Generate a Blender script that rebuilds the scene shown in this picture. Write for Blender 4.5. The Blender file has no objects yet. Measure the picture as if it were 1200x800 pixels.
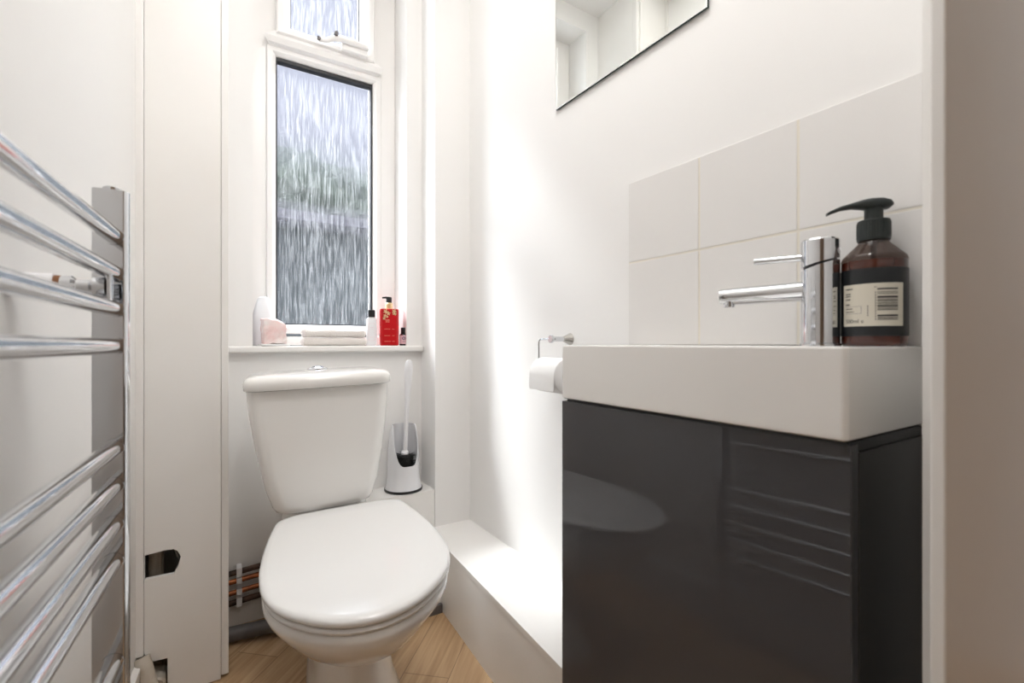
import bpy, bmesh, math, random
from mathutils import Vector, Matrix
C = bpy.context.scene.collection
SC = bpy.context.scene
PI = math.pi
R = math.radians
random.seed(4)

# ------------------------------------------------------------------ materials
def mat(name, col, rough=0.5, metal=0.0, spec=0.5, coat=0.0, bump=None, var=None, trans=0.0, ior=1.45, sss=0.0):
    m = bpy.data.materials.new(name); m.use_nodes = True
    nt = m.node_tree; b = nt.nodes['Principled BSDF']
    b.inputs['Base Color'].default_value = (*col, 1)
    b.inputs['Roughness'].default_value = rough
    b.inputs['Metallic'].default_value = metal
    b.inputs['Specular IOR Level'].default_value = spec
    b.inputs['Coat Weight'].default_value = coat
    b.inputs['Coat Roughness'].default_value = 0.04
    b.inputs['Transmission Weight'].default_value = trans
    b.inputs['IOR'].default_value = ior
    tc = nt.nodes.new('ShaderNodeTexCoord')
    if bump:
        scale, strength, dist = bump
        n = nt.nodes.new('ShaderNodeTexNoise'); n.inputs['Scale'].default_value = scale
        n.inputs['Detail'].default_value = 3
        bp = nt.nodes.new('ShaderNodeBump'); bp.inputs['Strength'].default_value = strength
        bp.inputs['Distance'].default_value = dist
        nt.links.new(tc.outputs['Object'], n.inputs['Vector'])
        nt.links.new(n.outputs['Fac'], bp.inputs['Height'])
        nt.links.new(bp.outputs['Normal'], b.inputs['Normal'])
    if var:
        scale, col2, lo, hi = var
        n = nt.nodes.new('ShaderNodeTexNoise'); n.inputs['Scale'].default_value = scale
        n.inputs['Detail'].default_value = 5
        r = nt.nodes.new('ShaderNodeValToRGB')
        r.color_ramp.elements[0].position = lo; r.color_ramp.elements[0].color = (*col, 1)
        r.color_ramp.elements[1].position = hi; r.color_ramp.elements[1].color = (*col2, 1)
        nt.links.new(tc.outputs['Object'], n.inputs['Vector'])
        nt.links.new(n.outputs['Fac'], r.inputs['Fac'])
        nt.links.new(r.outputs['Color'], b.inputs['Base Color'])
    return m

M = {}
M['wall'] = mat('white_wall_paint', (.83, .822, .81), .55, bump=(60, .05, .002))
M['trim'] = mat('white_gloss_trim', (.82, .808, .79), .35, bump=(14, .06, .003), var=(3.5, (.80, .78, .75), .45, .75))
M['upvc'] = mat('white_window_plastic', (.84, .825, .81), .3)
M['gap'] = mat('black_gasket', (.006, .006, .008), .45)
M['ceramic'] = mat('white_ceramic', (.83, .82, .80), .08, coat=.4)
M['seatplastic'] = mat('white_seat_plastic', (.82, .82, .815), .16, coat=.2)
M['chrome'] = mat('polished_chrome', (.67, .68, .70), .06, 1.0)
M['nickel'] = mat('brushed_nickel', (.55, .53, .50), .25, 1.0)
M['cab'] = mat('grey_gloss_lacquer', (.052, .052, .057), .035, spec=.55, coat=.25)
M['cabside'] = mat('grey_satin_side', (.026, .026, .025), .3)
M['mirror'] = mat('mirror_silver', (.86, .88, .86), .0, 1.0)
M['mirroredge'] = mat('mirror_dark_edge', (.03, .045, .045), .25)
M['tile'] = mat('white_glazed_tile', (.76, .745, .73), .12, coat=.2, bump=(9, .04, .003))
M['grout'] = mat('cream_grout', (.74, .70, .62), .8)
M['paper'] = mat('toilet_tissue', (.86, .86, .86), .9, bump=(180, .15, .001))
M['card'] = mat('brown_card', (.42, .33, .24), .9)
M['black'] = mat('black_plastic', (.012, .013, .014), .35)
M['pump'] = mat('dark_green_pump_plastic', (.016, .022, .021), .38)
M['bristle'] = mat('black_bristle', (.012, .012, .012), .6)
M['whiteplastic'] = mat('white_plastic', (.80, .80, .82), .3)
M['greyplastic'] = mat('pale_grey_plastic', (.76, .765, .79), .35)
M['label'] = mat('cream_paper_label', (.62, .58, .49), .6)
M['labelblack'] = mat('black_label_band', (.010, .012, .014), .4)
M['ink'] = mat('dark_ink', (.03, .026, .03), .6)
M['lilacink'] = mat('grey_violet_ink', (.16, .14, .19), .6)
M['copper'] = mat('worn_copper', (.42, .15, .06), .38, .8, var=(25, (.20, .075, .04), .4, .65))
M['dirtcopper'] = mat('grimy_copper', (.10, .055, .04), .6, .4, var=(30, (.045, .03, .025), .4, .65))
M['greypipe'] = mat('dark_grey_waste_pipe', (.13, .12, .12), .45, var=(20, (.09, .085, .085), .4, .7))
M['oldpipe'] = mat('painted_cream_pipe', (.55, .50, .43), .4, var=(16, (.42, .36, .29), .5, .7))
M['brown'] = mat('brown_sealing_ring', (.22, .09, .03), .5)
M['red'] = mat('red_bottle_plastic', (.47, .008, .012), .22, coat=.3)
M['gold'] = mat('pale_gold', (.78, .60, .34), .32, .6)
M['goldink'] = mat('soft_gold_print', (.72, .30, .20), .5)
M['pink'] = mat('pale_pink_label', (.80, .55, .60), .55)
M['navy'] = mat('navy_emblem', (.03, .025, .07), .5)
M['blackglass'] = mat('black_glass', (.012, .008, .012), .1, coat=.4)
M['quartz'] = mat('rose_quartz', (.80, .58, .56), .35, var=(26, (.86, .78, .76), .38, .66))
M['quartzbase'] = mat('clear_white_base', (.80, .80, .80), .15)
M['frost'] = mat('frosted_white_glass', (.80, .81, .83), .4)
M['cloth'] = mat('oatmeal_cotton', (.78, .735, .70), .95, bump=(210, .9, .004))
M['amberliquid'] = mat('dark_amber_soap', (.05, .010, .005), .08, coat=.6, var=(7, (.085, .016, .006), .4, .7))
M['hallwall'] = mat('beige_hall_paint', (.50, .41, .33), .7)
M['brickhouse'] = mat('slate_house_wall', (.010, .012, .0135), .9, var=(1.6, (.022, .026, .028), .35, .7))
M['housewall'] = mat('lavender_render', (.062, .062, .074), .9, var=(1.2, (.080, .080, .094), .35, .7))
M['shedroof'] = mat('lilac_felt', (.062, .058, .072), .9)
M['hedge'] = mat('dark_hedge_leaf', (.010, .016, .011), .8, var=(5, (.028, .036, .027), .4, .7))
M['paving'] = mat('grey_paving', (.10, .10, .105), .9)
M['void_shade'] = mat('dark_void', (.02, .018, .016), .9)  # near-black colour standing in for shade in a hollow

def amber_clear():
    m = bpy.data.materials.new('smoky_clear_plastic'); m.use_nodes = True
    nt = m.node_tree; nt.nodes.clear()
    o = nt.nodes.new('ShaderNodeOutputMaterial'); mx = nt.nodes.new('ShaderNodeMixShader')
    t = nt.nodes.new('ShaderNodeBsdfTransparent'); t.inputs['Color'].default_value = (.58, .49, .44, 1)
    p = nt.nodes.new('ShaderNodeBsdfPrincipled'); p.inputs['Base Color'].default_value = (.06, .04, .035, 1)
    p.inputs['Roughness'].default_value = .08; p.inputs['Coat Weight'].default_value = .3
    mx.inputs[0].default_value = .45
    nt.links.new(t.outputs[0], mx.inputs[1]); nt.links.new(p.outputs[0], mx.inputs[2]); nt.links.new(mx.outputs[0], o.inputs[0])
    return m
M['smoky'] = amber_clear()

def rain_glass():
    m = bpy.data.materials.new('rain_textured_glass'); m.use_nodes = True
    nt = m.node_tree; nt.nodes.clear(); L = nt.links
    o = nt.nodes.new('ShaderNodeOutputMaterial')
    tc = nt.nodes.new('ShaderNodeTexCoord')
    mp = nt.nodes.new('ShaderNodeMapping'); mp.inputs['Scale'].default_value = (340, 30, 15)
    n1 = nt.nodes.new('ShaderNodeTexNoise'); n1.inputs['Scale'].default_value = 1.0; n1.inputs['Detail'].default_value = 3.0
    n1.inputs['Roughness'].default_value = .6; n1.inputs['Distortion'].default_value = .12
    L.new(tc.outputs['Object'], mp.inputs['Vector']); L.new(mp.outputs[0], n1.inputs['Vector'])
    bp = nt.nodes.new('ShaderNodeBump'); bp.inputs['Strength'].default_value = 1.0; bp.inputs['Distance'].default_value = .008
    L.new(n1.outputs['Fac'], bp.inputs['Height'])
    rf = nt.nodes.new('ShaderNodeBsdfRefraction'); rf.inputs['IOR'].default_value = 1.10; rf.inputs['Roughness'].default_value = .03
    rf.inputs['Color'].default_value = (.93, .95, .97, 1)
    L.new(bp.outputs[0], rf.inputs['Normal'])
    gl = nt.nodes.new('ShaderNodeBsdfGlossy'); gl.inputs['Roughness'].default_value = .12; L.new(bp.outputs[0], gl.inputs['Normal'])
    tr = nt.nodes.new('ShaderNodeBsdfTransparent'); tr.inputs['Color'].default_value = (.90, .92, .94, 1)
    m1 = nt.nodes.new('ShaderNodeMixShader'); m1.inputs[0].default_value = .06
    L.new(rf.outputs[0], m1.inputs[1]); L.new(gl.outputs[0], m1.inputs[2])
    m2 = nt.nodes.new('ShaderNodeMixShader'); m2.inputs[0].default_value = .45
    L.new(tr.outputs[0], m2.inputs[1]); L.new(m1.outputs[0], m2.inputs[2])
    tl = nt.nodes.new('ShaderNodeBsdfTranslucent'); tl.inputs['Color'].default_value = (.9, .92, .96, 1); L.new(bp.outputs[0], tl.inputs['Normal'])
    rp = nt.nodes.new('ShaderNodeMapRange'); rp.inputs['From Min'].default_value = .45; rp.inputs['From Max'].default_value = .70; rp.inputs['To Min'].default_value = .0; rp.inputs['To Max'].default_value = .085
    L.new(n1.outputs['Fac'], rp.inputs['Value'])
    m3 = nt.nodes.new('ShaderNodeMixShader'); L.new(rp.outputs[0], m3.inputs[0]); L.new(m2.outputs[0], m3.inputs[1]); L.new(tl.outputs[0], m3.inputs[2])
    L.new(m3.outputs[0], o.inputs[0])
    return m
M['rain'] = rain_glass()

def wood_floor():
    m = bpy.data.materials.new('oak_laminate'); m.use_nodes = True
    nt = m.node_tree; L = nt.links; b = nt.nodes['Principled BSDF']
    b.inputs['Roughness'].default_value = .38
    tc = nt.nodes.new('ShaderNodeTexCoord')
    rot = nt.nodes.new('ShaderNodeMapping'); rot.inputs['Rotation'].default_value = (0, 0, R(-48))
    L.new(tc.outputs['Object'], rot.inputs[0])
    br = nt.nodes.new('ShaderNodeTexBrick'); br.inputs['Scale'].default_value = 1.0
    br.inputs['Brick Width'].default_value = 1.2; br.inputs['Row Height'].default_value = .125
    br.inputs['Mortar Size'].default_value = .0012; br.inputs['Bias'].default_value = -.1
    br.inputs['Color1'].default_value = (.50, .335, .19, 1); br.inputs['Color2'].default_value = (.60, .42, .255, 1)
    br.inputs['Mortar'].default_value = (.26, .16, .085, 1)
    L.new(rot.outputs[0], br.inputs['Vector'])
    gm = nt.nodes.new('ShaderNodeMapping'); gm.inputs['Scale'].default_value = (3, 46, 1)
    L.new(rot.outputs[0], gm.inputs[0])
    n = nt.nodes.new('ShaderNodeTexNoise'); n.inputs['Scale'].default_value = 1; n.inputs['Detail'].default_value = 6; n.inputs['Distortion'].default_value = .8
    L.new(gm.outputs[0], n.inputs['Vector'])
    rp = nt.nodes.new('ShaderNodeValToRGB'); rp.color_ramp.elements[0].position = .33; rp.color_ramp.elements[0].color = (.62, .55, .46, 1)
    rp.color_ramp.elements[1].position = .62; rp.color_ramp.elements[1].color = (1, 1, 1, 1)
    L.new(n.outputs['Fac'], rp.inputs[0])
    mx = nt.nodes.new('ShaderNodeMix'); mx.data_type = 'RGBA'; mx.blend_type = 'MULTIPLY'; mx.inputs[0].default_value = .85
    L.new(br.outputs['Color'], mx.inputs[6]); L.new(rp.outputs[0], mx.inputs[7]); L.new(mx.outputs[2], b.inputs['Base Color'])
    return m
M['floor'] = wood_floor()

# ------------------------------------------------------------------ mesh helpers
def link(name, bm, m, parent=None, sharp=35):
    bmesh.ops.recalc_face_normals(bm, faces=bm.faces)
    me = bpy.data.meshes.new(name); bm.to_mesh(me); bm.free()
    for p in me.polygons: p.use_smooth = True
    me.set_sharp_from_angle(angle=R(sharp))
    me.materials.append(M[m] if isinstance(m, str) else m)
    o = bpy.data.objects.new(name, me); C.objects.link(o)
    if parent: o.parent = parent
    if sharp <= 35:
        wn = o.modifiers.new('flat_faces', 'WEIGHTED_NORMAL'); wn.weight = 100; wn.keep_sharp = True
    return o

def box(bm, x0, x1, y0, y1, z0, z1, bev=0.0, seg=2, mtx=None):
    vs = [bm.verts.new((x, y, z)) for x in (x0, x1) for y in (y0, y1) for z in (z0, z1)]
    fs = [bm.faces.new([vs[i] for i in q]) for q in ((0,1,3,2),(4,6,7,5),(0,4,5,1),(2,3,7,6),(0,2,6,4),(1,5,7,3))]
    geo = vs
    if bev > 0:
        es = list({e for f in fs for e in f.edges})
        r = bmesh.ops.bevel(bm, geom=vs + es + fs, offset=bev, segments=seg, profile=.5, affect='EDGES')
        geo = list({v for f in r['faces'] for v in f.verts} | {v for v in vs if v.is_valid})
    if mtx is not None:
        for v in geo:
            if v.is_valid: v.co = mtx @ v.co
    return geo

def prism(bm, pts, z0, z1, axis='z', mtx=None):
    def P(a, b, h):
        return {'z': (a, b, h), 'y': (a, h, b), 'x': (h, a, b)}[axis]
    lo = [bm.verts.new(P(a, b, z0)) for a, b in pts]; hi = [bm.verts.new(P(a, b, z1)) for a, b in pts]
    n = len(pts)
    bm.faces.new(lo[::-1]); bm.faces.new(hi)
    for i in range(n):
        bm.faces.new((lo[i], lo[(i+1) % n], hi[(i+1) % n], hi[i]))
    if mtx is not None:
        for v in lo + hi: v.co = mtx @ v.co

def rings(bm, rs, cap0=True, cap1=True):
    V = [[bm.verts.new(p) for p in r] for r in rs]
    n = len(V[0])
    for a, b in zip(V, V[1:]):
        for i in range(n):
            bm.faces.new((a[i], a[(i+1) % n], b[(i+1) % n], b[i]))
    if cap0: bm.faces.new(V[0][::-1])
    if cap1: bm.faces.new(V[-1])
    return V

def lathe(bm, prof, c=(0, 0, 0), n=40, mtx=None, cap0=True, cap1=True):
    """prof: (radius, height) from bottom to top, about the local z axis"""
    rs = []
    for r, h in prof:
        ring = []
        for i in range(n):
            a = 2*PI*i/n
            p = Vector((max(r, 1e-5)*math.cos(a), max(r, 1e-5)*math.sin(a), h))
            if mtx is not None: p = mtx @ p
            ring.append(p + Vector(c))
        rs.append(ring)
    return rings(bm, rs, cap0, cap1)

def tube(bm, pts, r, n=16, cap=True):
    pts = [Vector(p) for p in pts]
    rr = r if isinstance(r, (list, tuple)) else [r]*len(pts)
    rs = []; up = None
    for i, p in enumerate(pts):
        d = ((pts[min(i+1, len(pts)-1)] - p).normalized() + (p - pts[max(i-1, 0)]).normalized()).normalized()
        if up is None:
            up = Vector((0, 0, 1)) if abs(d.z) < .9 else Vector((1, 0, 0))
        a = d.cross(up).normalized(); b = a.cross(d).normalized(); up = b
        rs.append([p + (a*math.cos(2*PI*k/n) + b*math.sin(2*PI*k/n))*rr[i] for k in range(n)])
    rings(bm, rs, cap, cap)

def arc(c, r, a0, a1, n, plane='yz', k=0):
    out = []
    for i in range(n+1):
        a = a0 + (a1-a0)*i/n
        u, v = r*math.cos(a), r*math.sin(a)
        out.append({'yz': (k, c[0]+u, c[1]+v), 'xy': (c[0]+u, c[1]+v, k), 'xz': (c[0]+u, k, c[1]+v)}[plane])
    return out

def catmull(pts, per=8):
    n = len(pts); out = []
    for i in range(n):
        p0, p1, p2, p3 = (Vector(pts[(i+k-1) % n]) for k in range(4))
        for s in range(per):
            t = s/per
            out.append(.5*((2*p1) + (p2-p0)*t + (2*p0-5*p1+4*p2-p3)*t*t + (3*p1-p0-3*p2+p3)*t**3))
    return out

def rrect(hx, hy, r, n=6, cx=0, cy=0, bow=0):
    """rounded rectangle, counter-clockwise; bow pushes the -y side outwards"""
    out = []
    for sx, sy, a0 in ((1, 1, 0), (-1, 1, PI/2), (-1, -1, PI), (1, -1, 1.5*PI)):
        for i in range(n+1):
            a = a0 + PI/2*i/n
            out.append((cx + sx*(hx-r) + r*math.cos(a), cy + sy*(hy-r) + r*math.sin(a)))
        if sy == -1 and sx == -1 and bow is not None:
            for k in range(1, 8):
                x = -(hx-r) + 2*(hx-r)*k/8
                out.append((cx + x, cy - hy - bow*(1-(x/hx)**2)))
    if bow:
        out = [(x, y - bow*max(0, 1-((x-cx)/hx)**2)*(1 if (y < cy-hy+r+1e-6 and abs(x-cx) >= hx-r-1e-6) else 0)) for x, y in out]
    return out

def tag(o, label=None, cat=None, group=None, kind=None):
    if label: o['label'] = label
    if cat: o['category'] = cat
    if group: o['group'] = group
    if kind: o['kind'] = kind
    return o

def empty(name, loc=(0, 0, 0), rz=0, label=None, cat=None, group=None, kind=None):
    o = bpy.data.objects.new(name, None); C.objects.link(o)
    o.location = loc; o.rotation_euler = (0, 0, rz); o.empty_display_size = .05
    return tag(o, label, cat, group, kind)

def struct(name, bm, m, sharp=35):
    return tag(link(name, bm, m, None, sharp), kind='structure')

def text_mesh(s, size, name='tmp'):
    cu = bpy.data.curves.new(name, 'FONT'); cu.body = s; cu.size = size; cu.extrude = .00008
    o = bpy.data.objects.new(name, cu); C.objects.link(o)
    dg = bpy.context.evaluated_depsgraph_get(); me = bpy.data.meshes.new_from_object(o.evaluated_get(dg))
    bpy.data.objects.remove(o); bpy.data.curves.remove(cu)
    return me

# ------------------------------------------------------------------ the setting
H = 2.45
SL = .0665
def wx(y): return -.255 + SL*y          # the left wall runs slightly out of square

bm = bmesh.new(); box(bm, -1.6, 1.8, -1.6, 1.95, -.06, 0); struct('floor', bm, 'floor')
bm = bmesh.new(); box(bm, -1.6, 1.8, -1.6, 1.95, H, H+.06); struct('ceiling', bm, 'wall')
bm = bmesh.new(); prism(bm, [(wx(-.1), -.1), (wx(1.95), 1.95), (wx(1.95)-.1, 1.95), (wx(-.1)-.1, -.1)], 0, H); struct('wall_left', bm, 'wall')
bm = bmesh.new(); box(bm, .81, .93, .19, 1.60, 0, H); struct('wall_right', bm, 'wall')
bm = bmesh.new()
box(bm, -.20, .71, 1.712, 1.95, 0, .852)
box(bm, -.20, .106, 1.712, 1.95, .852, H)
box(bm, .611, .671, 1.708, 1.95, .852, H)
box(bm, .106, .611, 1.712, 1.95, 2.36, H)
box(bm, .671, .93, 1.58, 1.95, 0, H)
struct('wall_back', bm, 'wall')
# front wall with the doorway the camera stands in: the right-hand jamb shows
bm = bmesh.new(); box(bm, .5665, 1.75, .1545, .1665, 0, H, .0025, 3); box(bm, .66, 1.75, .1665, .20, 0, H); box(bm, wx(.1)-.05, .60, .155, .20, 2.05, H); box(bm, -1.6, wx(-.1), -.10, .02, 0, H); struct('wall_front', bm, 'trim')
# the hall behind the camera
bm = bmesh.new(); box(bm, -1.6, 1.8, -1.65, -1.55, 0, H); struct('wall_hall_rear', bm, 'hallwall')
bm = bmesh.new(); box(bm, -1.65, -1.55, -1.6, 0, 0, H); box(bm, 1.7, 1.8, -1.6, .1, 0, H); struct('wall_hall_sides', bm, 'hallwall')

# boxing that runs along the foot of the right wall
bm = bmesh.new(); prism(bm, [(.645, 1.58), (.812, 1.58), (.812, .752), (.597, .752)], 0, .209)
struct('trim_2', bm, 'trim')
bm = bmesh.new(); prism(bm, [(.643, 1.58), (.812, 1.58), (.812, .752), (.595, .752)], .2105, .2246); struct('trim_3', bm, 'trim')
# boxed ledge under the window that carries the toilet brush, with a low step in front
bm = bmesh.new(); box(bm, .20, .671, 1.582, 1.712, 0, .358, .003); struct('trim_4', bm, 'trim')
bm = bmesh.new(); box(bm, .33, .636, 1.445, 1.582, 0, .20); struct('trim_5', bm, 'trim')
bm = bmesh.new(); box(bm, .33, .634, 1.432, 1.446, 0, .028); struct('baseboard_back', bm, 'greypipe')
# skirting on the left wall
bm = bmesh.new(); prism(bm, [(wx(-.1), -.1), (wx(1.455), 1.455), (wx(1.455)+.014, 1.455), (wx(-.1)+.014, -.1)], 0, .11); struct('baseboard_left', bm, 'trim')

# pipe casing in the left corner: a front board with two rough cut-outs, a batten and a side board
def board_with_holes(outer, holes, y0, y1):
    cu = bpy.data.curves.new('tmp', 'CURVE'); cu.dimensions = '2D'; cu.fill_mode = 'BOTH'; cu.extrude = (y1-y0)/2
    for pl in [outer] + holes:
        s = cu.splines.new('POLY'); s.points.add(len(pl)-1); s.use_cyclic_u = True
        for p, (a, b) in zip(s.points, pl): p.co = (a, b, 0, 1)
    o = bpy.data.objects.new('tmp', cu); C.objects.link(o)
    me = bpy.data.meshes.new_from_object(o.evaluated_get(bpy.context.evaluated_depsgraph_get()))
    bpy.data.objects.remove(o); bpy.data.curves.remove(cu)
    bm = bmesh.new(); bm.from_mesh(me); bpy.data.meshes.remove(me)
    for v in bm.verts: v.co = (v.co.x, (y0+y1)/2 - v.co.z, v.co.y)
    return bm
hexhole = [(-.1418, .3631), (-.105, .3665), (-.0843, .3660), (-.0757, .3590), (-.0690, .3436), (-.0745, .322), (-.0835, .3035), (-.1418, .3040)]
outer = [(-.1430, .004), (-.1430, .132), (-.1335, .103), (-.1297, .0985), (-.0965, .0980), (-.0965, .004), (.0165, .004), (.0165, H), (-.1600, H), (-.1600, .004)]
outer = [(-.0965, .003), (.0165, .003), (.0165, H), (-.1425, H), (-.1425, .1250), (-.1305, .1000), (-.0965, .0975)]
bm = board_with_holes(outer, [hexhole], 1.455, 1.467)
box(bm, -.170, -.1432, 1.450, 1.468, .12, H, .003)
box(bm, .0172, .0345, 1.464, 1.486, .006, H, .002)
box(bm, .022, .034, 1.486, 1.712, .006, H)
struct('trim_6', bm, 'trim')

# window: frame, glass, transom, opening top light, sill board
win = empty('window_1', (.36, 1.85, .87), kind='structure')
def W(x0, x1, y0, y1, z0, z1, bm, bev=.003): box(bm, x0-.36, x1-.36, y0-1.85, y1-1.85, z0-.87, z1-.87, bev)
bm = bmesh.new()
W(.1065, .155, 1.838, 1.90, .874, 2.36, bm); W(.552, .6105, 1.838, 1.90, .874, 2.36, bm)
W(.150, .556, 1.838, 1.90, 2.31, 2.36, bm); W(.150, .556, 1.838, 1.90, .874, .905, bm)
# bead round the fixed lower light
def ringframe(bm, x0, x1, z0, z1, prof):
    """mitred frame; prof: (inset from the outer rectangle, y)"""
    V = []
    for d, y in prof:
        V.append([bm.verts.new((x-.36, y-1.85, z-.87)) for x, z in ((x0+d, z0+d), (x1-d, z0+d), (x1-d, z1-d), (x0+d, z1-d))])
    for a, b in zip(V, V[1:] + V[:1]):
        for i in range(4): bm.faces.new((a[i], a[(i+1) % 4], b[(i+1) % 4], b[i]))
ringframe(bm, .155, .554, .916, 1.9165, [(0, 1.895), (0, 1.836), (.003, 1.832), (.018, 1.832), (.028, 1.842), (.0315, 1.848), (.0315, 1.895)])
W(.150, .187, 1.838, 1.90, 1.93, 2.32, bm); W(.517, .556, 1.838, 1.90, 1.93, 2.32, bm)
W(.150, .556, 1.838, 1.90, 1.905, 1.960, bm)
link('window_frame', bm, 'upvc', win)
# transom: chamfered, mitred bar standing proud of the frame
bm = bmesh.new()
def mitre(z, xl, xr, y): return [(xl-.36, y-1.85, z-.87), (xr-.36, y-1.85, z-.87)]
L_ = [mitre(1.912, .165, .537, 1.836), mitre(1.918, .155, .547, 1.815), mitre(1.936, .143, .556, 1.808), mitre(1.962, .185, .520, 1.818), mitre(1.966, .19, .516, 1.836)]
va = [[bm.verts.new(p) for p in q] for q in L_]
for a, b in zip(va, va[1:]): bm.faces.new((a[0], a[1], b[1], b[0]))
bm.faces.new((va[0][0], va[-1][0], va[-1][1], va[0][1])); bm.faces.new([q[0] for q in va]); bm.faces.new([q[1] for q in va][::-1])
link('transom', bm, 'upvc', win)
bm = bmesh.new(); W(.1855, .5235, 1.862, 1.868, .9465, 1.886, bm, 0); link('lower_pane', bm, 'rain', win)
bm = bmesh.new()
W(.1865, .1895, 1.846, 1.872, .9475, 1.885, bm, 0); W(.5185, .5225, 1.846, 1.872, .9475, 1.885, bm, 0)
W(.1895, .5185, 1.846, 1.872, 1.873, 1.885, bm, 0); W(.1895, .5185, 1.850, 1.872, .9475, .951, bm, 0)
link('gasket', bm, 'gap', win)
sash = bpy.data.objects.new('top_sash', None); C.objects.link(sash); sash.parent = win
bm = bmesh.new()
ringframe(bm, .183, .522, 1.950, 2.32, [(0, 1.872), (0, 1.812), (.005, 1.806), (.022, 1.806), (.042, 1.838), (.0485, 1.845), (.0485, 1.872)])
link('sash_frame', bm, 'upvc', sash)
bm = bmesh.new(); W(.230, .4745, 1.858, 1.864, 1.996, 2.275, bm, 0); link('upper_pane', bm, 'rain', sash)
bm = bmesh.new()
ringframe(bm, .2315, .4735, 1.9985, 2.2715, [(0, 1.850), (0, 1.858), (.0022, 1.858), (.0022, 1.850)])
link('sash_gasket', bm, 'gap', sash)
bm = bmesh.new()
W(.395, .490, 1.786, 1.808, 1.952, 1.980, bm, .005)
tube(bm, [(.13, -.066, 1.112), (.08, -.070, 1.112), (.03, -.072, 1.112), (.005, -.068, 1.106), (-.018, -.062, 1.094), (-.044, -.060, 1.090)], [.009, .011, .011, .010, .008, .007], 12)
link('window_handle', bm, 'upvc', sash)
bm = bmesh.new()
tube(bm, [(.012, -.078, 1.118), (.012, -.088, 1.118)], .0075, 14); tube(bm, [(-.044, -.064, 1.0905), (-.044, -.072, 1.0905)], .0065, 14)
link('handle_button', bm, 'greypipe', sash)
bm = bmesh.new(); box(bm, .035-.36, .6712-.36, 1.684-1.85, 1.712-1.85, .850-.87, .8725-.87, .007, 4); W(.106, .611, 1.705, 1.90, .852, .8725, bm, 0)
W(.034, .6705, 1.700, 1.714, .852, .8722, bm, 0)
link('sill', bm, 'trim', win)

# outside: paving, a house wall added to block low sky, a hedge in front
bm = bmesh.new(); box(bm, -5, 6, 2.0, 9, -.10, -.04); struct('ground_outside', bm, 'paving')
house = empty('sky_block_house', (1.2, 6.2, -.04), label='tall pale grey house wall added to block low sky behind the streaked window glass', cat='house')
bm = bmesh.new(); box(bm, -4.2, 4.2, 0, .4, 0, 6.6); link('house_wall', bm, 'housewall', house)
bm = bmesh.new(); prism(bm, [(-.2, 6.6), (.7, 6.6), (.7, 6.8), (.45, 7.0)], -4.4, 4.4, 'x'); link('roof', bm, 'brickhouse', house)
shed = empty('garden_shed', (1.25, 4.6, -.04), label='low dark grey shed blurred behind the lower window glass', cat='shed')
bm = bmesh.new(); box(bm, -1.7, 1.7, 0, .3, 0, 1.98); link('shed_wall', bm, 'brickhouse', shed)
bm = bmesh.new(); prism(bm, [(-.12, 2.0), (.4, 2.12), (.4, 2.2), (-.12, 2.08)], -1.8, 1.8, 'x'); link('shed_roof', bm, 'shedroof', shed)
bm = bmesh.new()
for i in range(44):
    r = random.uniform(.16, .34)
    x = random.uniform(-1.6, 1.2)
    c = Vector((x, random.uniform(-.2, .2), random.uniform(2.1, 2.72 - .10*abs(x+.4))))
    t = bmesh.ops.create_icosphere(bm, subdivisions=3, radius=r, matrix=Matrix.Translation(c))
    for v in t['verts']: v.co += (v.co-c)*random.uniform(-.25, .25)
box(bm, -1.6, 1.3, -.25, .25, 0, 2.2)
tag(link('hedge', bm, 'hedge'), 'dark green hedge showing above the shed through the window glass', 'hedge').location = (.95, 5.55, -.04)

# ------------------------------------------------------------------ pipes by the floor
zs = [(.181, 'dirtcopper', .0085, 'grimy dark copper pipe, topmost of four along the back wall'),
      (.155, 'copper', .0078, 'shiny orange copper pipe, second from the top of four'),
      (.121, 'copper', .0078, 'orange copper pipe, third down of four beside the toilet'),
      (.090, 'dirtcopper', .0085, 'grimy dark copper pipe, lowest of four along the back wall')]
cl = ['white plastic clip on the topmost copper pipe', 'white plastic clip on the second copper pipe down', 'white plastic clip on the third copper pipe down', 'white plastic clip on the lowest copper pipe']
for i, (z, m, r, lab) in enumerate(zs):
    bm = bmesh.new(); tube(bm, [(.036, 1.685, z-.006), (.12, 1.685, z), (.199, 1.685, z+.006)], r, 16)
    tag(link('copper_pipe', bm, m), lab, 'pipe', 'copper pipes along the back wall')
    bm = bmesh.new(); hh = (.0135, .0085, .0085, .0135)[i]
    box(bm, .060, .075, 1.672, 1.7125, z-.003-hh, z-.003+hh, .002)
    tag(link('pipe_clip', bm, 'whiteplastic'), cl[i], 'pipe clip', 'white clips holding the copper pipes')
bm = bmesh.new(); tube(bm, [(.036, 1.615, .028), (.12, 1.60, .030), (.28, 1.56, .032)], .021, 20)
tag(link('waste_pipe', bm, 'greypipe'), 'dark grey waste pipe lying on the floor behind the toilet', 'pipe')

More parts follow.
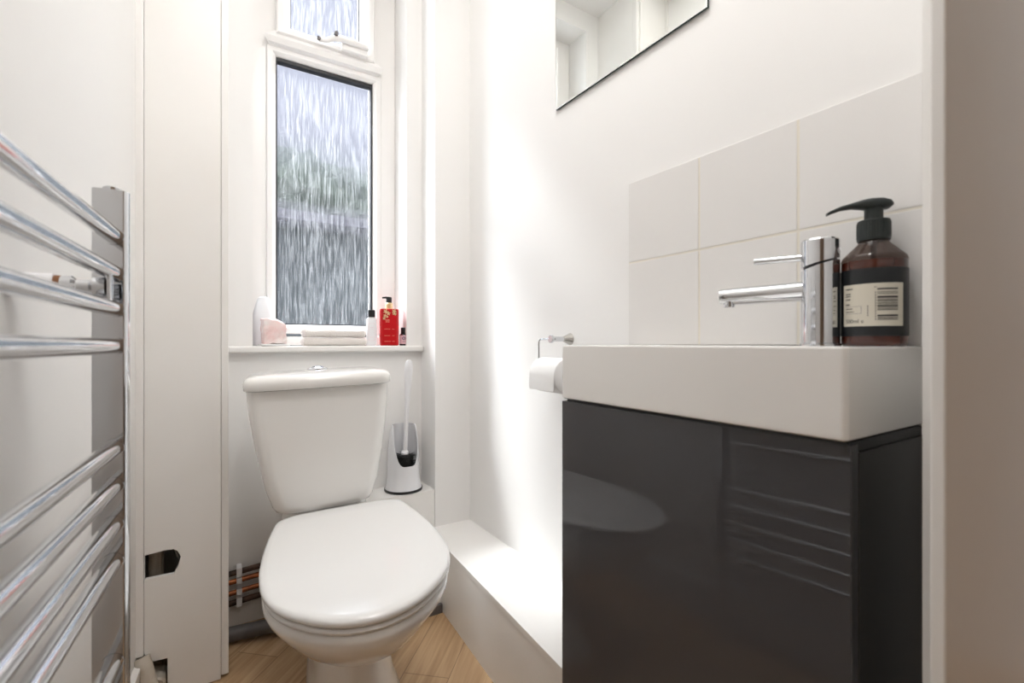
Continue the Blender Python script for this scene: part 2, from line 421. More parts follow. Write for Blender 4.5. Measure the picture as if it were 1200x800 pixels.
# inside the pipe casing
bm = bmesh.new(); tube(bm, [(-.125, 1.53, .002), (-.125, 1.53, .6)], .016, 16)
tag(link('riser_pipe', bm, 'oldpipe'), 'pale upright pipe inside the hole cut in the white casing', 'pipe')
bm = bmesh.new(); tube(bm, [(-.125, 1.58, .42), (-.103, 1.575, .36), (-.08, 1.56, .31), (-.06, 1.55, .24), (-.055, 1.55, .003)], .0055, 12)
tag(link('thin_pipe', bm, 'nickel'), 'thin glinting metal pipe in the dark of the six-sided hole', 'pipe')
v = empty('pipe_valve', (-.118, 1.475, .042), label='round cream pipe fitting poking out of the low square hole in the casing', cat='pipe fitting')
bm = bmesh.new(); lathe(bm, [(.0, -.035), (.017, -.035), (.019, -.03), (.019, .03), (.016, .034), (.010, .034), (.009, .030)], n=28, mtx=Matrix.Rotation(PI/2, 4, 'X'))
link('body', bm, 'oldpipe', v)
bm = bmesh.new(); lathe(bm, [(.0, .026), (.009, .026), (.009, .0315), (0, .0315)], n=24, mtx=Matrix.Rotation(PI/2, 4, 'X')); link('socket', bm, 'void_shade', v)  # dark disc painted as the shade inside the socket mouth
bm = bmesh.new(); tube(bm, [(0, .01, -.04), (0, .01, -.012)], .011, 14); link('spindle', bm, 'oldpipe', v)
bm = bmesh.new(); tube(bm, [(-.155+.035, 1.40, .0165), (-.125, 1.408, .05), (-.138, 1.432, .095), (-.1465, 1.443, .122)], [.017, .017, .017, .0165], 18)
p_ = link('boxed_pipe', bm, 'oldpipe'); tag(p_, 'cream painted pipe leaning against the foot of the white casing', 'pipe')

# ------------------------------------------------------------------ towel radiator
ra = math.atan(SL)
yc = .605
PY = .225
rad = empty('towel_radiator', (wx(yc), yc, 0), -ra, 'tall chrome ladder towel radiator fixed to the white wall', 'towel radiator')
def post(y):
    bm = bmesh.new()
    pts = [(.067, -.013)] + [(.099 + .005*math.cos(a), .013*math.sin(a)) for a in [(-PI/2 + PI*i/14) for i in range(15)]] + [(.067, .013)]
    prism(bm, [(a, b+y) for a, b in pts], .230, 1.084)
    bmesh.ops.bevel(bm, geom=[e for e in bm.edges if abs(e.verts[0].co.z-e.verts[1].co.z) < 1e-6 and e.verts[0].co.z > 1], offset=.001, segments=2, affect='EDGES')
    o = link('post', bm, 'chrome', rad)
    bm = bmesh.new(); lathe(bm, [(.010, 1.0845), (.010, 1.088), (.008, 1.0895), (0, 1.0895)], (.085, y, 0), 20); link('end_cap', bm, 'chrome', o)
for y in (PY, -PY): post(y)
for dz in [.143, .094, .047, -.003, -.139, -.189, -.240, -.289, -.422, -.472, -.521, -.570, -.618]:
    z = .88 + dz
    bm = bmesh.new(); tube(bm, [((.0885), y, z) for y in (-PY+.0125, -.15, 0, .15, PY-.0125)], .0103, 24)
    o = link('bar', bm, 'chrome', rad)
    for sy in (-1, 1):
        bm = bmesh.new(); tube(bm, [((.0885), sy*(PY-.0165), z), ((.0885), sy*(PY-.0135), z)], .0125, 24); link('weld_collar', bm, 'chrome', o)
RX = Matrix.Rotation(PI/2, 4, 'Y')
for (y, z) in [(PY-.05, .951), (PY-.05, .384)]:
    bm = bmesh.new(); lathe(bm, [(.0, .0005), (.017, .0005), (.015, .004), (.0135, .006), (.0135, .042), (0, .042)], (0, y, z), 24, RX)
    o = link('wall_bracket', bm, 'whiteplastic', rad)
    bm = bmesh.new(); lathe(bm, [(0, .042), (.0115, .042), (.0115, .048), (0, .048)], (0, y, z), 24, RX); link('washer', bm, 'brown', o)
    bm = bmesh.new(); lathe(bm, [(0, .048), (.0115, .048), (.012, .058), (.008, .062), (.008, .074), (.012, .078), (.012, .090), (0, .090)], (0, y, z), 24, RX)
    box(bm, .090, .096, y-.008, y+.008, z-.019, z+.019, .004, 3)
    link('clamp', bm, 'chrome', o)
vb = bmesh.new(); lathe(vb, [(0, .105), (.012, .105), (.012, .150), (.015, .155), (.015, .185), (.011, .188), (.011, .2055), (0, .2055)], (.080, PY, .02), 24)
vo = link('valve', vb, 'chrome', rad)
bm = bmesh.new(); lathe(bm, [(0, .012), (.012, .012), (.012, .018), (.016, .022), (.0175, .06), (.014, .066), (0, .066)], (.080, PY, .168), 24, Matrix.Rotation(PI/2, 4, 'X')); link('valve_handle', bm, 'chrome', vo)
bm = bmesh.new(); tube(bm, [(.080, PY, .127), (.080, PY-.003, .06), (.082, PY-.012, .02), (.083, PY-.016, .001)], .0075, 14); link('tail_pipe', bm, 'nickel', rad)

# ------------------------------------------------------------------ toilet
TA = R(5.5)
SKEW = 0.0
toilet = empty('toilet', (.297, 1.269, 0), -TA, 'white close-coupled toilet with its seat lid closed', 'toilet')
toilet.rotation_euler.y = -R(2)        # it leans a little on the uneven floor
half = [(0, .018), (.08, .017), (.122, .011), (.149, -.007), (.160, -.042), (.172, -.110), (.181, -.185), (.184, -.260), (.176, -.332), (.150, -.393), (.106, -.442), (.058, -.474)]
loop = [(x, y) for x, y in half] + [(0, -.487)] + [(-x, y) for x, y in half[:0:-1]]
EGG = [tuple(p) for p in catmull([(x, y, 0) for x, y in loop], 6)]
def egg(w, tf, tb, z, tilt=0.0, ox=0):
    out = []
    for x, y, _ in EGG:
        t = tb + (y/-.487)*(tf-tb)
        out.append((x*w/.184 + SKEW*t + ox, t, z + tilt*t))
    return out
bm = bmesh.new()
lv = [(-.002, .108, -.275, .215, .008), (.012, .108, -.275, .215, .008), (.03, .100, -.262, .21, .008), (.09, .090, -.236, .20, .008), (.16, .085, -.222, .19, .008), (.198, .085, -.220, .18, .008),
      (.212, .087, -.228, .17, .007), (.226, .099, -.268, .16, .004), (.245, .114, -.312, .15, .002), (.275, .135, -.372, .13, 0), (.31, .154, -.424, .11, 0), (.345, .170, -.458, .09, 0),
      (.366, .178, -.475, .07, 0), (.382, .182, -.482, .05, 0), (.394, .181, -.481, .04, 0), (.399, .175, -.474, .035, 0)]
rings(bm, [egg(w, tf, tb, z, 0, ox) for z, w, tf, tb, ox in lv])
# shelf under the cistern
lv2 = [(.20, .075, .05), (.30, .095, .045), (.36, .108, .06), (.43, .108, .06), (.449, .106, .062)]
rings(bm, [[(x, y, z) for x, y in rrect(w, (.235-t0)/2, .03, 6, -.032, (.235+t0)/2, 0)] for z, w, t0 in lv2])
link('pan', bm, 'ceramic', toilet, 60)
TILT = .055
bm = bmesh.new()
rings(bm, [egg(w, tf, tb, z, TILT) for z, w, tf, tb in [(.4255, .170, -.465, -.01), (.426, .180, -.481, -.002), (.431, .182, -.484, 0), (.4355, .180, -.481, -.002), (.436, .15, -.44, -.03)]])
link('seat', bm, 'seatplastic', toilet, 60)
bm = bmesh.new()
Z0 = .4385
rings(bm, [egg(w, tf, tb, z, TILT) for z, w, tf, tb in [(Z0, .168, -.465, -.012), (Z0+.001, .181, -.484, -.001), (Z0+.005, .184, -.487, 0), (Z0+.010, .184, -.487, 0), (Z0+.0135, .1825, -.485, -.001), (Z0+.0162, .178, -.479, -.006), (Z0+.018, .169, -.468, -.014), (Z0+.020, .13, -.42, -.06), (Z0+.021, .06, -.31, -.14)]])
link('seat_lid', bm, 'seatplastic', toilet, 60)
for s in (-1, 1):
    bm = bmesh.new()
    tube(bm, [(s*.075-.02, .026, .438), (s*.075+.02, .026, .438)], .010, 14); tube(bm, [(s*.075, .026, .385), (s*.075, .026, .438)], .008, 12)
    link('hinge', bm, 'whiteplastic', toilet)
CR = Matrix.Translation((-.035, .020, 0))
def cz(pts, z, hw): return [CR @ Vector((x, y, z)) for x, y in pts]
bm = bmesh.new()
cp = [(.448, .108, .028, .215), (.454, .119, .020, .221), (.467, .126, .015, .223), (.513, .140, .011, .226), (.59, .154, .007, .229), (.664, .165, .004, .232), (.72, .171, .002, .234), (.768, .1735, .000, .234)]
rings(bm, [cz(rrect(w, (b-f)/2, .036, 8, 0, (f+b)/2, .010), z, w) for z, w, f, b in cp])
cist = link('cistern', bm, 'ceramic', toilet, 60)
bm = bmesh.new()
def cl_(z, g): return cz(rrect(.179-g, .126-g, max(.038-g, .01), 8, 0, .112, .012), z, 0)
rings(bm, [cl_(.770, .012), cl_(.770, .003), cl_(.772, 0), cl_(.788, 0), cl_(.795, .002), cl_(.801, .008), cl_(.805, .018), cl_(.808, .045), cl_(.810, .085)])
lid = link('cistern_lid', bm, 'ceramic', toilet, 60)
bm = bmesh.new(); lathe(bm, [(.027, .808), (.027, .8125), (.024, .8145), (.021, .8135), (.019, .8145), (.012, .8185), (0, .8195)], CR @ Vector((0, .125, 0)), 32); link('flush_button', bm, 'chrome', lid)

# ------------------------------------------------------------------ toilet brush on the ledge
bx, by, bz = .577, 1.645, .358
hold = empty('brush_holder', (bx, by, bz), label='pale grey flared brush holder with cut-open front on the ledge', cat='brush holder')
bm = bmesh.new(); N = 48
def hr(h):   # outer radius of the cup
    for (h0, r0), (h1, r1) in zip(HP, HP[1:]):
        if h <= h1: return r0 + (r1-r0)*(h-h0)/(h1-h0)
    return HP[-1][1]
HP = [(0, .066), (.012, .064), (.03, .059), (.05, .0565), (.09, .056), (.14, .0545), (.19, .050), (.232, .042)]
def top(a):  # the rim: low in front (-y), tall shield at the back
    f = max(0.0, min(1.0, (math.sin(a)+.97)/.80))
    return .092 + (.232-.092)*(f*f*(3-2*f))
K = 12
outer_, inner_ = [], []
for k in range(K+1):
    ro, ri = [], []
    for i in range(N):
        a = 2*PI*i/N; h = .008 + (top(a)-.008)*k/K; r = hr(h)
        ro.append((r*math.cos(a), r*math.sin(a), h)); ri.append(((r-.0025)*math.cos(a), (r-.0025)*math.sin(a), h))
    outer_.append(ro); inner_.append(ri)
rings(bm, outer_ + inner_[::-1], True, True)
link('cup', bm, 'greyplastic', hold, 50)
bm = bmesh.new(); lathe(bm, [(.060, 0), (.0665, 0), (.0675, .004), (.0665, .009), (.060, .009)], n=48); link('rubber_base', bm, 'black', hold)
br = empty('toilet_brush', (bx, by, bz+.016), R(0), 'white toilet brush with black bristles standing in its holder', 'toilet brush')
tl = Matrix.Rotation(R(1.6), 4, 'Y') @ Matrix.Rotation(R(3), 4, 'X')
bm = bmesh.new(); lathe(bm, [(0, .105), (.013, .105), (.014, .118), (.008, .126), (.0072, .20), (.0075, .26), (.0105, .34), (.0135, .40), (.014, .425), (.011, .442), (.005, .449), (0, .450)], n=20, mtx=tl); link('handle', bm, 'whiteplastic', br)
bm = bmesh.new(); lathe(bm, [(0, .03), (.020, .03), (.030, .045), (.030, .105), (.016, .112), (0, .112)], n=20, mtx=tl)
for i in range(420):
    a = random.uniform(0, 2*PI); h = random.uniform(.034, .112); d = Vector((math.cos(a), math.sin(a), random.uniform(-.15, .3))).normalized()
    p = Vector((d.x*.024, d.y*.024, h)); q = p + d*random.uniform(.015, .024); s = d.cross(Vector((0, 0, 1))).normalized()*.0013; u = Vector((0, 0, .0013))
    b0 = [bm.verts.new(tl @ w) for w in (p+s, p-s*.5+u, p-s*.5-u)]; tip = bm.verts.new(tl @ q)
    for j in range(3): bm.faces.new((b0[j], b0[(j+1) % 3], tip))
link('bristle_head', bm, 'bristle', br)

# ------------------------------------------------------------------ things on the window sill
SZ = .8727
bm = bmesh.new(); lathe(bm, [(0, 0), (.031, 0), (.0345, .004), (.0355, .02), (.035, .07), (.032, .105), (.025, .135), (.020, .152), (.017, .160), (.008, .1655), (0, .1665)], n=40)
tag(link('frosted_vase', bm, 'frost'), 'tall frosted white bottle vase behind the pink holder', 'vase').location = (.1425, 1.792, SZ)
cand = empty('candle_holder', (.1655, 1.716, SZ), R(8), 'pink rose quartz candle holder on the window sill', 'candle holder')
bm = bmesh.new(); bmesh.ops.create_cube(bm, size=2)
bmesh.ops.subdivide_edges(bm, edges=bm.edges[:], cuts=4, use_grid_fill=True)
bmesh.ops.triangulate(bm, faces=bm.faces[:])
for v_ in bm.verts:
    p = v_.co.copy(); q = p*.86 + p.normalized()*.16
    j = Vector([random.uniform(-.10, .10) for _ in range(3)])
    z = .047 + (q.z + j.z)*.040
    if z > .06: z -= .012*max(0, q.x) - .003*q.y
    v_.co = Vector(((q.x + j.x)*.0335, (q.y + j.y)*.025, max(.0065, z)))
link('stone', bm, 'quartz', cand, 12)
bm = bmesh.new(); box(bm, -.041, .044, -.028, .028, 0, .0065, .002); link('base_plate', bm, 'quartzbase', cand)
for i, (z, w, lab) in enumerate([(0, .1035, 'folded oatmeal face cloth, lower of the two on the sill'), (.0285, .1005, 'folded oatmeal face cloth, upper of the two on the sill')]):
    bm = bmesh.new()
    NS = 96; rs = []
    for k in range(NS+1):
        x = -w + 2*w*k/NS
        e = min(1, (w-abs(x))/.007); q = math.sqrt(max(0, 1-(1-e)**2))
        hh = .0133*(.35+.65*q) + .0007*math.sin(x*60+i*2); ring = []
        for j in range(40):
            a = 2*PI*j/40; cx, cz_ = math.cos(a), math.sin(a)
            y = .043*math.copysign(abs(cx)**.35, cx)*(.93+.07*q); zz = hh*math.copysign(abs(cz_)**.5, cz_)
            wf = .0009*math.sin(x*780)*math.sin(a*20)
            ring.append((x, y + (wf if cx < 0 else 0), .0138 + zz + wf*.6))
        rs.append(ring)
    rings(bm, rs)
    o = link('face_cloth', bm, 'cloth', None, 70); tag(o, lab, 'face cloth', 'face cloths folded on the sill')
    o.location = (.3573, 1.738, SZ+z); o.rotation_euler.z = R((-1.5, .8)[i])

wb = empty('lotion_bottle', (.4885, 1.735, SZ), R(-12), 'white bottle with a square black cap beside the red pump bottle', 'bottle')
bm = bmesh.new(); rings(bm, [[(x, y, z) for x, y in rrect(.0185-g, .0125-g, .007, 5)] for z, g in [(0, .002), (.002, 0), (.094, 0), (.099, .0015), (.102, .006), (.104, .007)]]); link('body', bm, 'whiteplastic', wb)
bm = bmesh.new(); rings(bm, [[(x, y, z) for x, y in rrect(.0120-g, .0105-g, .005, 5)] for z, g in [(.104, .001), (.105, 0), (.1285, 0), (.1298, .002)]]); link('cap', bm, 'black', wb)
bm = bmesh.new()
for (x0, x1, z0, z1) in [(-.011, .011, .0800, .0806), (-.011, .011, .018, .0186), (-.011, -.0104, .018, .0806), (.0104, .011, .018, .0806), (-.006, .006, .066, .0668), (-.004, .004, .060, .0606), (-.006, .006, .030, .0306)]:
    box(bm, x0, x1, -.01275, -.0124, z0, z1)
link('label_frame', bm, 'pink', wb)

rb = empty('hand_soap_bottle', (.5545, 1.740, SZ), R(-14), 'red pump bottle with gold blossoms on the window sill', 'pump bottle')
bm = bmesh.new(); rings(bm, [[(x, y, z) for x, y in rrect(.0338-g, .0300-g, .009, 6)] for z, g in [(0, .003), (.003, 0), (.130, 0), (.1345, .0012), (.1365, .006), (.137, .014)]]); link('body', bm, 'red', rb)
bm = bmesh.new(); lathe(bm, [(0, .137), (.0135, .137), (.0135, .156), (.011, .159), (0, .159)], n=28); link('collar', bm, 'gold', rb)
bm = bmesh.new(); lathe(bm, [(0, .159), (.0105, .159), (.0105, .178), (.009, .1805), (0, .1805)], n=24)
tube(bm, [(0, 0, .177), (-.012, -.006, .178), (-.024, -.012, .1765)], [.005, .004, .003], 10); link('pump', bm, 'black', rb)
bm = bmesh.new()
def blossom(cx, cz, r, n=5, rot=0.0):
    pts = []
    for k in range(60):
        a = 2*PI*k/60; pts.append((cx + r*(.72+.28*math.cos(n*a+rot))*math.cos(a), cz + r*(.72+.28*math.cos(n*a+rot))*math.sin(a)))
    pts = [(min(max(a, -.0240), .0245), min(b, .1335)) for a, b in pts]
    prism(bm, pts, -.0304, -.0299, 'y')
for c_ in [(-.014, .125, .0085), (-.004, .118, .008), (-.016, .110, .0065), (-.0085, .106, .005), (-.019, .100, .006), (.017, .126, .009), (.021, .116, .006), (.014, .117, .0045)]:
    blossom(*c_, rot=c_[0]*400)
link('blossom_print', bm, 'gold', rb)
bm = bmesh.new()
def dashes(bm, x0, z, n, y0, h=.0016, w=.0022, gap=.0009):
    x = x0
    for _ in range(n):
        ww = w*random.uniform(.6, 1.2); box(bm, x, x+ww, y0-.0003, y0+.0002, z, z+h*random.uniform(.7, 1)); x += ww+gap
dashes(bm, -.014, .092, 4, -.0300, .004, .003); dashes(bm, -.014, .086, 4, -.0300, .003, .003)
for z, x, n in [(.060, -.018, 7), (.036, -.018, 7), (.015, -.018, 8), (.060, .010, 3), (.036, .010, 3), (.015, .010, 3)]: dashes(bm, x, z, n, -.0300)
link('gold_lettering', bm, 'goldink', rb)

sb = empty('oil_bottle', (.6105, 1.735, SZ), R(-20), 'tiny dark bottle with pink label at the end of the sill', 'bottle')
bm = bmesh.new(); lathe(bm, [(0, 0), (.0155, 0), (.0165, .002), (.0165, .040), (.0145, .0435), (.010, .046), (.010, .049), (0, .049)], n=32); link('body', bm, 'blackglass', sb)
bm = bmesh.new(); lathe(bm, [(0, .046), (.0118, .046), (.0118, .0665), (.0105, .068), (0, .068)], n=28); link('cap', bm, 'black', sb)
def wrapband(bm, r, a0, a1, z0, z1, t=.0004, n=24):
    """a strip of label bent round a bottle"""
    rs = []
    for i in range(n+1):
        a = a0+(a1-a0)*i/n; c_, s_ = math.cos(a), math.sin(a)
        rs.append([((r+d)*c_, (r+d)*s_, z) for d, z in ((0, z0), (t, z0), (t, z1), (0, z1))])
    rings(bm, rs)
bm = bmesh.new(); wrapband(bm, .01645, PI*1.15, PI*1.95, .006, .0385); lb = link('label', bm, 'pink', sb)
bm = bmesh.new()
for k in range(24):
    a = 2*PI*k/24
rr_ = .0068
rs = []
for k in range(28):
    a = 2*PI*k/28; out = []
    for d in (rr_, rr_*.62):
        th = 1.5*PI + d*math.cos(a)/.0169; zz = .0275 + d*math.sin(a); out.append((.01692*math.cos(th), .01692*math.sin(th), zz))
    rs.append(out)
V = [[bm.verts.new(p) for p in r] for r in rs]
for i in range(28): bm.faces.new((V[i][0], V[(i+1) % 28][0], V[(i+1) % 28][1], V[i][1]))
wrapband(bm, .0169, 1.5*PI-.14, 1.5*PI+.16, .0255, .0270, .0002, 6); wrapband(bm, .0169, 1.5*PI-.06, 1.5*PI+.10, .0285, .0305, .0002, 6)
for z in (.0125, .0155): wrapband(bm, .0169, 1.5*PI-.3, 1.5*PI+.3, z, z+.0009, .0001, 8)
link('emblem', bm, 'navy', lb)

# ------------------------------------------------------------------ mirror, tiles, toilet roll
mi = empty('wall_mirror', (.81, .807, 1.526), label='frameless mirror with a dark lower edge on the wall above the basin', cat='mirror')
bm = bmesh.new()
def mr(d, x): return [(x, -.238+d, 0+d), (x, .238-d, 0+d), (x, .238-d, .75-d), (x, -.238+d, .75-d)]
V = [[bm.verts.new(p) for p in r] for r in (mr(0, -.0085), mr(.003, -.0090))]
for i in range(4): bm.faces.new((V[0][i], V[0][(i+1) % 4], V[1][(i+1) % 4], V[1][i]))
bm.faces.new(V[1])
bm2 = bm
link('glass', bm, 'mirror', mi, 1)
bm = bmesh.new(); box(bm, -.0084, -.003, -.238, .238, 0, .75); link('dark_edge', bm, 'mirroredge', mi)

tiles = empty('tile_splashback', (.81, .773, .8780), label='white square tile splashback on the wall over the basin', cat='splashback')
bm = bmesh.new()
for i in range(4):
    y1 = -.1853*i - (0 if i == 0 else .002)
    y0 = -.1853*(i+1) + .002
    if .773+y0 < .206: y0 = .206-.773
    if y0 >= y1: continue
    for z0, z1 in ((0, .1835), (.1870, .3660)):
        box(bm, -.0075, -.002, y0, y1, z0, z1, .0012, 2)
link('tiles', bm, 'tile', tiles)
bm = bmesh.new(); box(bm, -.0068, 0, -.568, -.0005, 0, .3655); link('grout', bm, 'grout', tiles)

tp = empty('toilet_roll_holder', (.81, .992, .892), label='chrome toilet roll holder with a thin wire arm on the wall', cat='toilet roll holder')
LX = Matrix.Rotation(-PI/2, 4, 'Y')
bm = bmesh.new(); lathe(bm, [(.0, 0), (.016, 0), (.0155, .002), (.008, .020), (.0065, .026), (0, .026)], n=28, mtx=LX); link('flange', bm, 'nickel', tp)
bm = bmesh.new(); lathe(bm, [(0, .024), (.0065, .024), (.0065, .060), (.0105, .061), (.0105, .066), (.0095, .067), (0, .067)], n=28, mtx=LX); link('arm', bm, 'chrome', tp)
bm = bmesh.new()
zr = -.0775
path = [(-.055, -.012, 0), (-.055, .055, 0)] + arc((.055, -.012), .012, PI/2, 0, 6, 'yz', -.055) + [(-.055, .067, zr+.012)] + arc((.055, zr+.012), .012, 0, -PI/2, 6, 'yz', -.055) + [(-.055, -.06, zr)]
tube(bm, path, .0024, 10); link('wire', bm, 'chrome', tp)
roll = empty('toilet_roll', (.755, .984, .7975), label='white toilet roll hanging beside the basin', cat='toilet roll')
YM = Matrix.Rotation(-PI/2, 4, 'X')
bm = bmesh.new(); lathe(bm, [(.0202, -.054), (.044, -.054), (.0458, -.052), (.0458, .052), (.044, .054), (.0202, .054)], n=48, mtx=YM, cap0=False, cap1=False)
# the loose end of the sheet hanging on the room side
s0 = [(-.0459*math.cos(a), .0459*math.sin(a)) for a in [PI/2*(.9-.9*i/10) for i in range(11)]] + [(-.0466, -.02), (-.046, -.036)]
rs = [[(x-.0004, y, z) for y in (-.053, .053)] + [(x-.0009, y, z-.0001) for y in (.053, -.053)] for x, z in s0]
rings(bm, rs)
link('paper', bm, 'paper', roll, 50)
bm = bmesh.new(); lathe(bm, [(.0190, -.0535), (.0200, -.0535), (.0200, .0535), (.0190, .0535)], n=40, mtx=YM, cap0=False, cap1=False); link('core', bm, 'card', roll)

# ------------------------------------------------------------------ vanity cabinet, basin, tap, soap bottle
VR = 0.0
cab = empty('vanity_cabinet', (.584, .4925, 0), VR, label='dark grey high-gloss vanity cabinet under the white basin', cat='cabinet')
bm = bmesh.new(); box(bm, .0310, .2255, -.2500, .2495, .045, .757, .001); box(bm, .03, .2255, -.24, .24, 0, .05); link('carcass', bm, 'cabside', cab)
bm = bmesh.new(); box(bm, -.0090, .0090, -.2500, .2495, .045, .767, .0015, 2); dr = link('door', bm, 'cab', cab); dr.location = (.0155, 0, 0); dr.rotation_euler.z = R(1.3)
bm = bmesh.new(); box(bm, .012, .2255, -.2465, .246, .757, .7695); link('gap_shade_strip', bm, 'black', cab)  # black strip paints the shade in the gap under the basin

bas = empty('wash_basin', (.584, .4925, .7715), VR, label='white rectangular ceramic basin on the grey cabinet', cat='basin')
bm = bmesh.new()
def rr3(x0, x1, y0, y1, r, z): return [(x, y, z) for x, y in rrect((x1-x0)/2, (y1-y0)/2, r, 6, (x0+x1)/2, (y0+y1)/2, None)]
T = .1055
rings(bm, [rr3(.004, .2245, -.247, .247, .004, 0), rr3(.001, .2255, -.2497, .2497, .006, .002), rr3(0, .2258, -.2505, .2505, .007, .006), rr3(0, .2258, -.2505, .2505, .007, T-.004), rr3(.0012, .2255, -.2495, .2495, .007, T-.0012), rr3(.004, .2245, -.247, .247, .006, T),
           rr3(.018, .205, -.095, .233, .012, T), rr3(.021, .202, -.092, .230, .014, T-.004), rr3(.028, .195, -.080, .222, .025, T-.06), rr3(.045, .175, -.06, .20, .035, T-.082), rr3(.09, .13, .06, .10, .018, T-.088)])
link('bowl', bm, 'ceramic', bas)
bm = bmesh.new(); lathe(bm, [(0, T-.088), (.018, T-.088), (.017, T-.085), (0, T-.084)], (.11, .08, 0), 28); link('waste_plug', bm, 'chrome', bas)

BZ = .7715 + T
tap = empty('mixer_tap', (.7345, .338, BZ), math.atan2(.106, -.041)-PI/2, 'chrome cylindrical mixer tap standing on the basin edge', 'tap')
# local +y is the way the spout points
bm = bmesh.new(); N = 48; r = .0237
def cyl_cut(bm, z0, z1, k0, k1, r=.0237):
    rings(bm, [[(r*math.cos(2*PI*i/N), r*math.sin(2*PI*i/N), z + k*math.sin(2*PI*i/N)*r) for i in range(N)] for z, k in ((z0, k0), (z1, k1))])
lathe(bm, [(0, 0), (.0255, 0), (.0255, .003), (r, .004)], n=N, cap1=False)
cyl_cut(bm, .004, .1135, 0, -.30)
link('body', bm, 'chrome', tap, 30)
bm = bmesh.new(); cyl_cut(bm, .1135, .1175, -.30, -.245, .0205); link('joint_ring', bm, 'black', tap)
bm = bmesh.new(); cyl_cut(bm, .1172, .149, -.245, 0)
lathe(bm, [(r, .149), (r-.0015, .1512), (.0, .1516)], n=N, cap0=False)
link('handle_cap', bm, 'chrome', tap, 30)
bm = bmesh.new(); tube(bm, [(0, .020, .128), (0, .085, .1285)], .0050, 18); link('lever', bm, 'chrome', tap)
bm = bmesh.new(); tube(bm, [(0, .018, .081), (0, .12, .078), (0, .134, .0775)], [.0125, .012, .0115], 28)
box(bm, -.008, .008, .02, .115, .064, .070, .002); sp = link('spout', bm, 'chrome', tap)
bm = bmesh.new(); lathe(bm, [(0, .060), (.0078, .060), (.0085, .062), (.0085, .069), (0, .069)], (0, .121, 0), 24); link('aerator', bm, 'chrome', sp)
bm = bmesh.new(); lathe(bm, [(0, -.0005), (.004, -.0005), (.004, .0008), (0, .0012)], (0, 0, 0), 16, Matrix.Translation((-.0237*.2, -.0237*.98, .133)) @ Matrix.Rotation(PI/2, 4, 'X')); link('screw_cover', bm, 'whiteplastic', tap)

soap = empty('soap_bottle', (.7665, .285, BZ), 0, 'brown pump bottle with black and cream label behind the tap', 'soap bottle')
bm = bmesh.new(); lathe(bm, [(0, 0), (.0345, 0), (.0366, .002), (.0373, .006), (.0373, .114), (.0373, .1145)], n=56, cap1=True)
link('soap', bm, 'amberliquid', soap, 40)
bm = bmesh.new(); lathe(bm, [(.0373, .1147), (.0372, .117), (.0362, .1205), (.0335, .1235), (.0185, .1395), (.0165, .143), (.0165, .147)], n=56, cap0=False, cap1=False); link('shoulder', bm, 'smoky', soap, 50)
bm = bmesh.new(); tube(bm, [(0, 0, .116), (0, 0, .15)], .0040, 12); link('dip_tube', bm, 'pump', soap)
bm = bmesh.new(); wrapband(bm, .0373, PI*.62, PI*1.94, .013, .103, .0003, 60); lband = link('label_band', bm, 'labelblack', soap, 60)
cang = math.atan2(-.285, -.7665)        # towards the camera
a0, a1 = cang-1.02, cang+.98
a1 = cang + .97
bm = bmesh.new(); wrapband(bm, .0376, cang-1.05, cang+.93, .0262, .0822, .0002, 40); lc = link('cream_label', bm, 'label', lband, 60)
bm = bmesh.new(); rl = .0379
def ink(u0, u1, z0, z1): wrapband(bm, rl, cang+u0, cang+u1, z0, z1, .0001, 8)
for z0, z1 in [(.0735, .0755), (.0700, .0708), (.0680, .0688), (.0625, .0650), (.0605, .0612), (.0585, .0597), (.0565, .0572), (.0548, .0556), (.0526, .0536), (.0508, .0522), (.0488, .0496), (.0466, .0478), (.0385, .0408), (.0362, .0372), (.0342, .0352)]:
    ink(.10, .72, z0, z1)
def inkrow(u, z, n, h, w=.030):
    for _ in range(n):
        q = w*random.uniform(.5, 1.1); ink(u, u+q, z, z+h*random.uniform(.75, 1)); u += q+.012
for u, z, n, h in [(-.92, .0755, 8, .0018), (-.92, .0690, 6, .0018), (-.92, .0660, 6, .0018), (-.92, .0615, 6, .0020), (-.92, .0545, 6, .0020), (-.90, .0490, 7, .0014), (-.90, .0450, 9, .0014), (.02, .0765, 2, .0016)]:
    inkrow(u, z, n, h)
for z in [.0395, .0425, .0455, .0485, .0515]: ink(-.18, -.15, z, z+.0018)
for z in [.034 + .0035*k for k in range(11)]: ink(.04, .065, z, z+.0022)
me = text_mesh('500ml e', .0075); tb = bmesh.new(); tb.from_mesh(me); bpy.data.meshes.remove(me)
wmax = max(v_.co.x for v_ in tb.verts)
for v_ in tb.verts:
    a = cang - .92 + v_.co.x/.0379; d = rl + v_.co.z; z = .0305 + v_.co.y; v_.co = (d*math.cos(a), d*math.sin(a), z)
tm = bpy.data.meshes.new('t'); tb.to_mesh(tm); tb.free(); bm.from_mesh(tm); bpy.data.meshes.remove(tm)
link('print', bm, 'ink', lc)
bm = bmesh.new()
for k in range(2): pass
ink(-.93, -.35, .0430, .0433); ink(-.93, -.35, .0525, .0528); ink(-.36, -.35, .0430, .0528)
o_ = link('print_frame', bm, 'lilacink', lc)
bm = bmesh.new(); lathe(bm, [(0, .1435), (.0185, .1435), (.0190, .145), (.0190, .169), (.0180, .1715), (.0115, .1720), (.0108, .1725), (.0108, .188), (0, .188)], n=40)
for k in range(36):
    a = 2*PI*k/36; box(bm, .0186, .0193, -.0005, .0005, .147, .168, mtx=Matrix.Rotation(a, 4, 'Z'))
link('pump_collar', bm, 'pump', soap)
bm = bmesh.new()
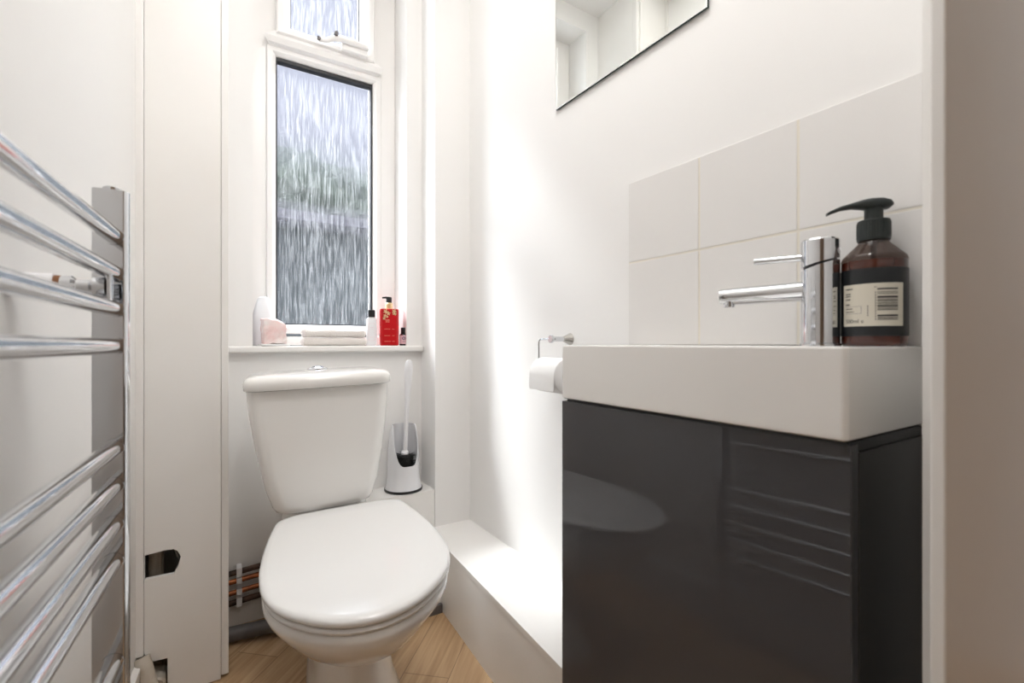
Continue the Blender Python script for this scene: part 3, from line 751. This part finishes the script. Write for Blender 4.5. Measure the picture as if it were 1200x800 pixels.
# pump head: flat-topped actuator drawn out into a drooping nozzle
dn = math.atan2(.75, -.62)
hd = []
for t, hw, zb, zt in [(-.021, .006, .190, .1945), (-.017, .0105, .1865, .1985), (-.008, .0125, .1860, .2015), (.004, .0125, .1860, .2020), (.014, .0105, .1880, .2005), (.026, .0075, .1895, .1975), (.040, .0055, .1880, .1940), (.052, .0042, .1840, .1890), (.056, .0036, .1820, .1865)]:
    ring = []
    for k in range(16):
        a = 2*PI*k/16; cx, cz = math.cos(a), math.sin(a)
        ring.append((t, hw*math.copysign(abs(cx)**.7, cx), (zb+zt)/2 + (zt-zb)/2*math.copysign(abs(cz)**.6, cz)))
    hd.append([Matrix.Rotation(dn, 4, 'Z') @ Vector(p) for p in ring])
rings(bm, hd); link('pump_head', bm, 'pump', soap, 50)

# ------------------------------------------------------------------ light, sky, camera
w = bpy.data.worlds.new('sky'); SC.world = w; w.use_nodes = True
bg = w.node_tree.nodes['Background']; bg.inputs['Color'].default_value = (.94, .965, 1.0, 1); bg.inputs['Strength'].default_value = 1.0
# overcast sky: three times brighter overhead than at the horizon
wt = w.node_tree; wtc = wt.nodes.new('ShaderNodeTexCoord'); wsp = wt.nodes.new('ShaderNodeSeparateXYZ')
wmr = wt.nodes.new('ShaderNodeMapRange'); wmr.inputs['To Min'].default_value = 6; wmr.inputs['To Max'].default_value = 22
wt.links.new(wtc.outputs['Generated'], wsp.inputs[0]); wt.links.new(wsp.outputs['Z'], wmr.inputs['Value']); wt.links.new(wmr.outputs[0], bg.inputs['Strength'])

def area(name, loc, size, power, col, rot=(0, 0, 0), portal=False):
    l = bpy.data.lights.new(name, 'AREA'); l.shape = 'RECTANGLE'; l.size, l.size_y = size; l.energy = power; l.color = col
    o = bpy.data.objects.new(name, l); C.objects.link(o); o.location = loc; o.rotation_euler = rot
    if portal: l.cycles.is_portal = True
    return o
area('window_portal', (.355, 1.905, 1.62), (.50, 1.46), 1, (1, 1, 1), (-PI/2, 0, 0), True)
area('bathroom_ceiling_fill', (.30, .78, 2.44), (.6, 1.15), 6.2, (1, .985, .965))  # added fill light under the ceiling, no fitting behind it
area('bathroom_door_fill', (.22, .32, 2.42), (.28, .20), 6.0, (1, .985, .97))  # second added fill, brightens the faces turned to the doorway
sl = bpy.data.lights.new('hazy_sun', 'SUN'); sl.energy = 36; sl.angle = R(16); sl.color = (1, .99, .97)
so = bpy.data.objects.new('hazy_sun', sl); C.objects.link(so); so.rotation_euler = Vector((.42, -.66, -.95)).to_track_quat('-Z', 'Y').to_euler()
area('hall_fill', (.2, -.9, 2.43), (.4, .4), 7, (1, .93, .85))  # added warm fill from the unseen hall

cd = bpy.data.cameras.new('camera'); cam = bpy.data.objects.new('camera', cd); C.objects.link(cam)
cd.sensor_width = 36; cd.lens = 36*555/1200; cd.shift_y = 2.5/1200; cd.clip_start = .01
cam.location = (0, 0, .88); cam.rotation_euler = (PI/2, 0, -math.atan(350/555))
cd.dof.use_dof = True; cd.dof.focus_distance = 1.5; cd.dof.aperture_fstop = 4.5
SC.camera = cam
SC.view_settings.view_transform = 'Standard'; SC.view_settings.look = 'None'; SC.view_settings.gamma = 1; SC.view_settings.use_curve_mapping = False
SC.view_settings.exposure = 0
cy = SC.cycles
cy.use_denoising = True; cy.max_bounces = 14; cy.diffuse_bounces = 8; cy.glossy_bounces = 6; cy.transmission_bounces = 8; cy.transparent_max_bounces = 12
cy.sample_clamp_indirect = 8; cy.blur_glossy = .5
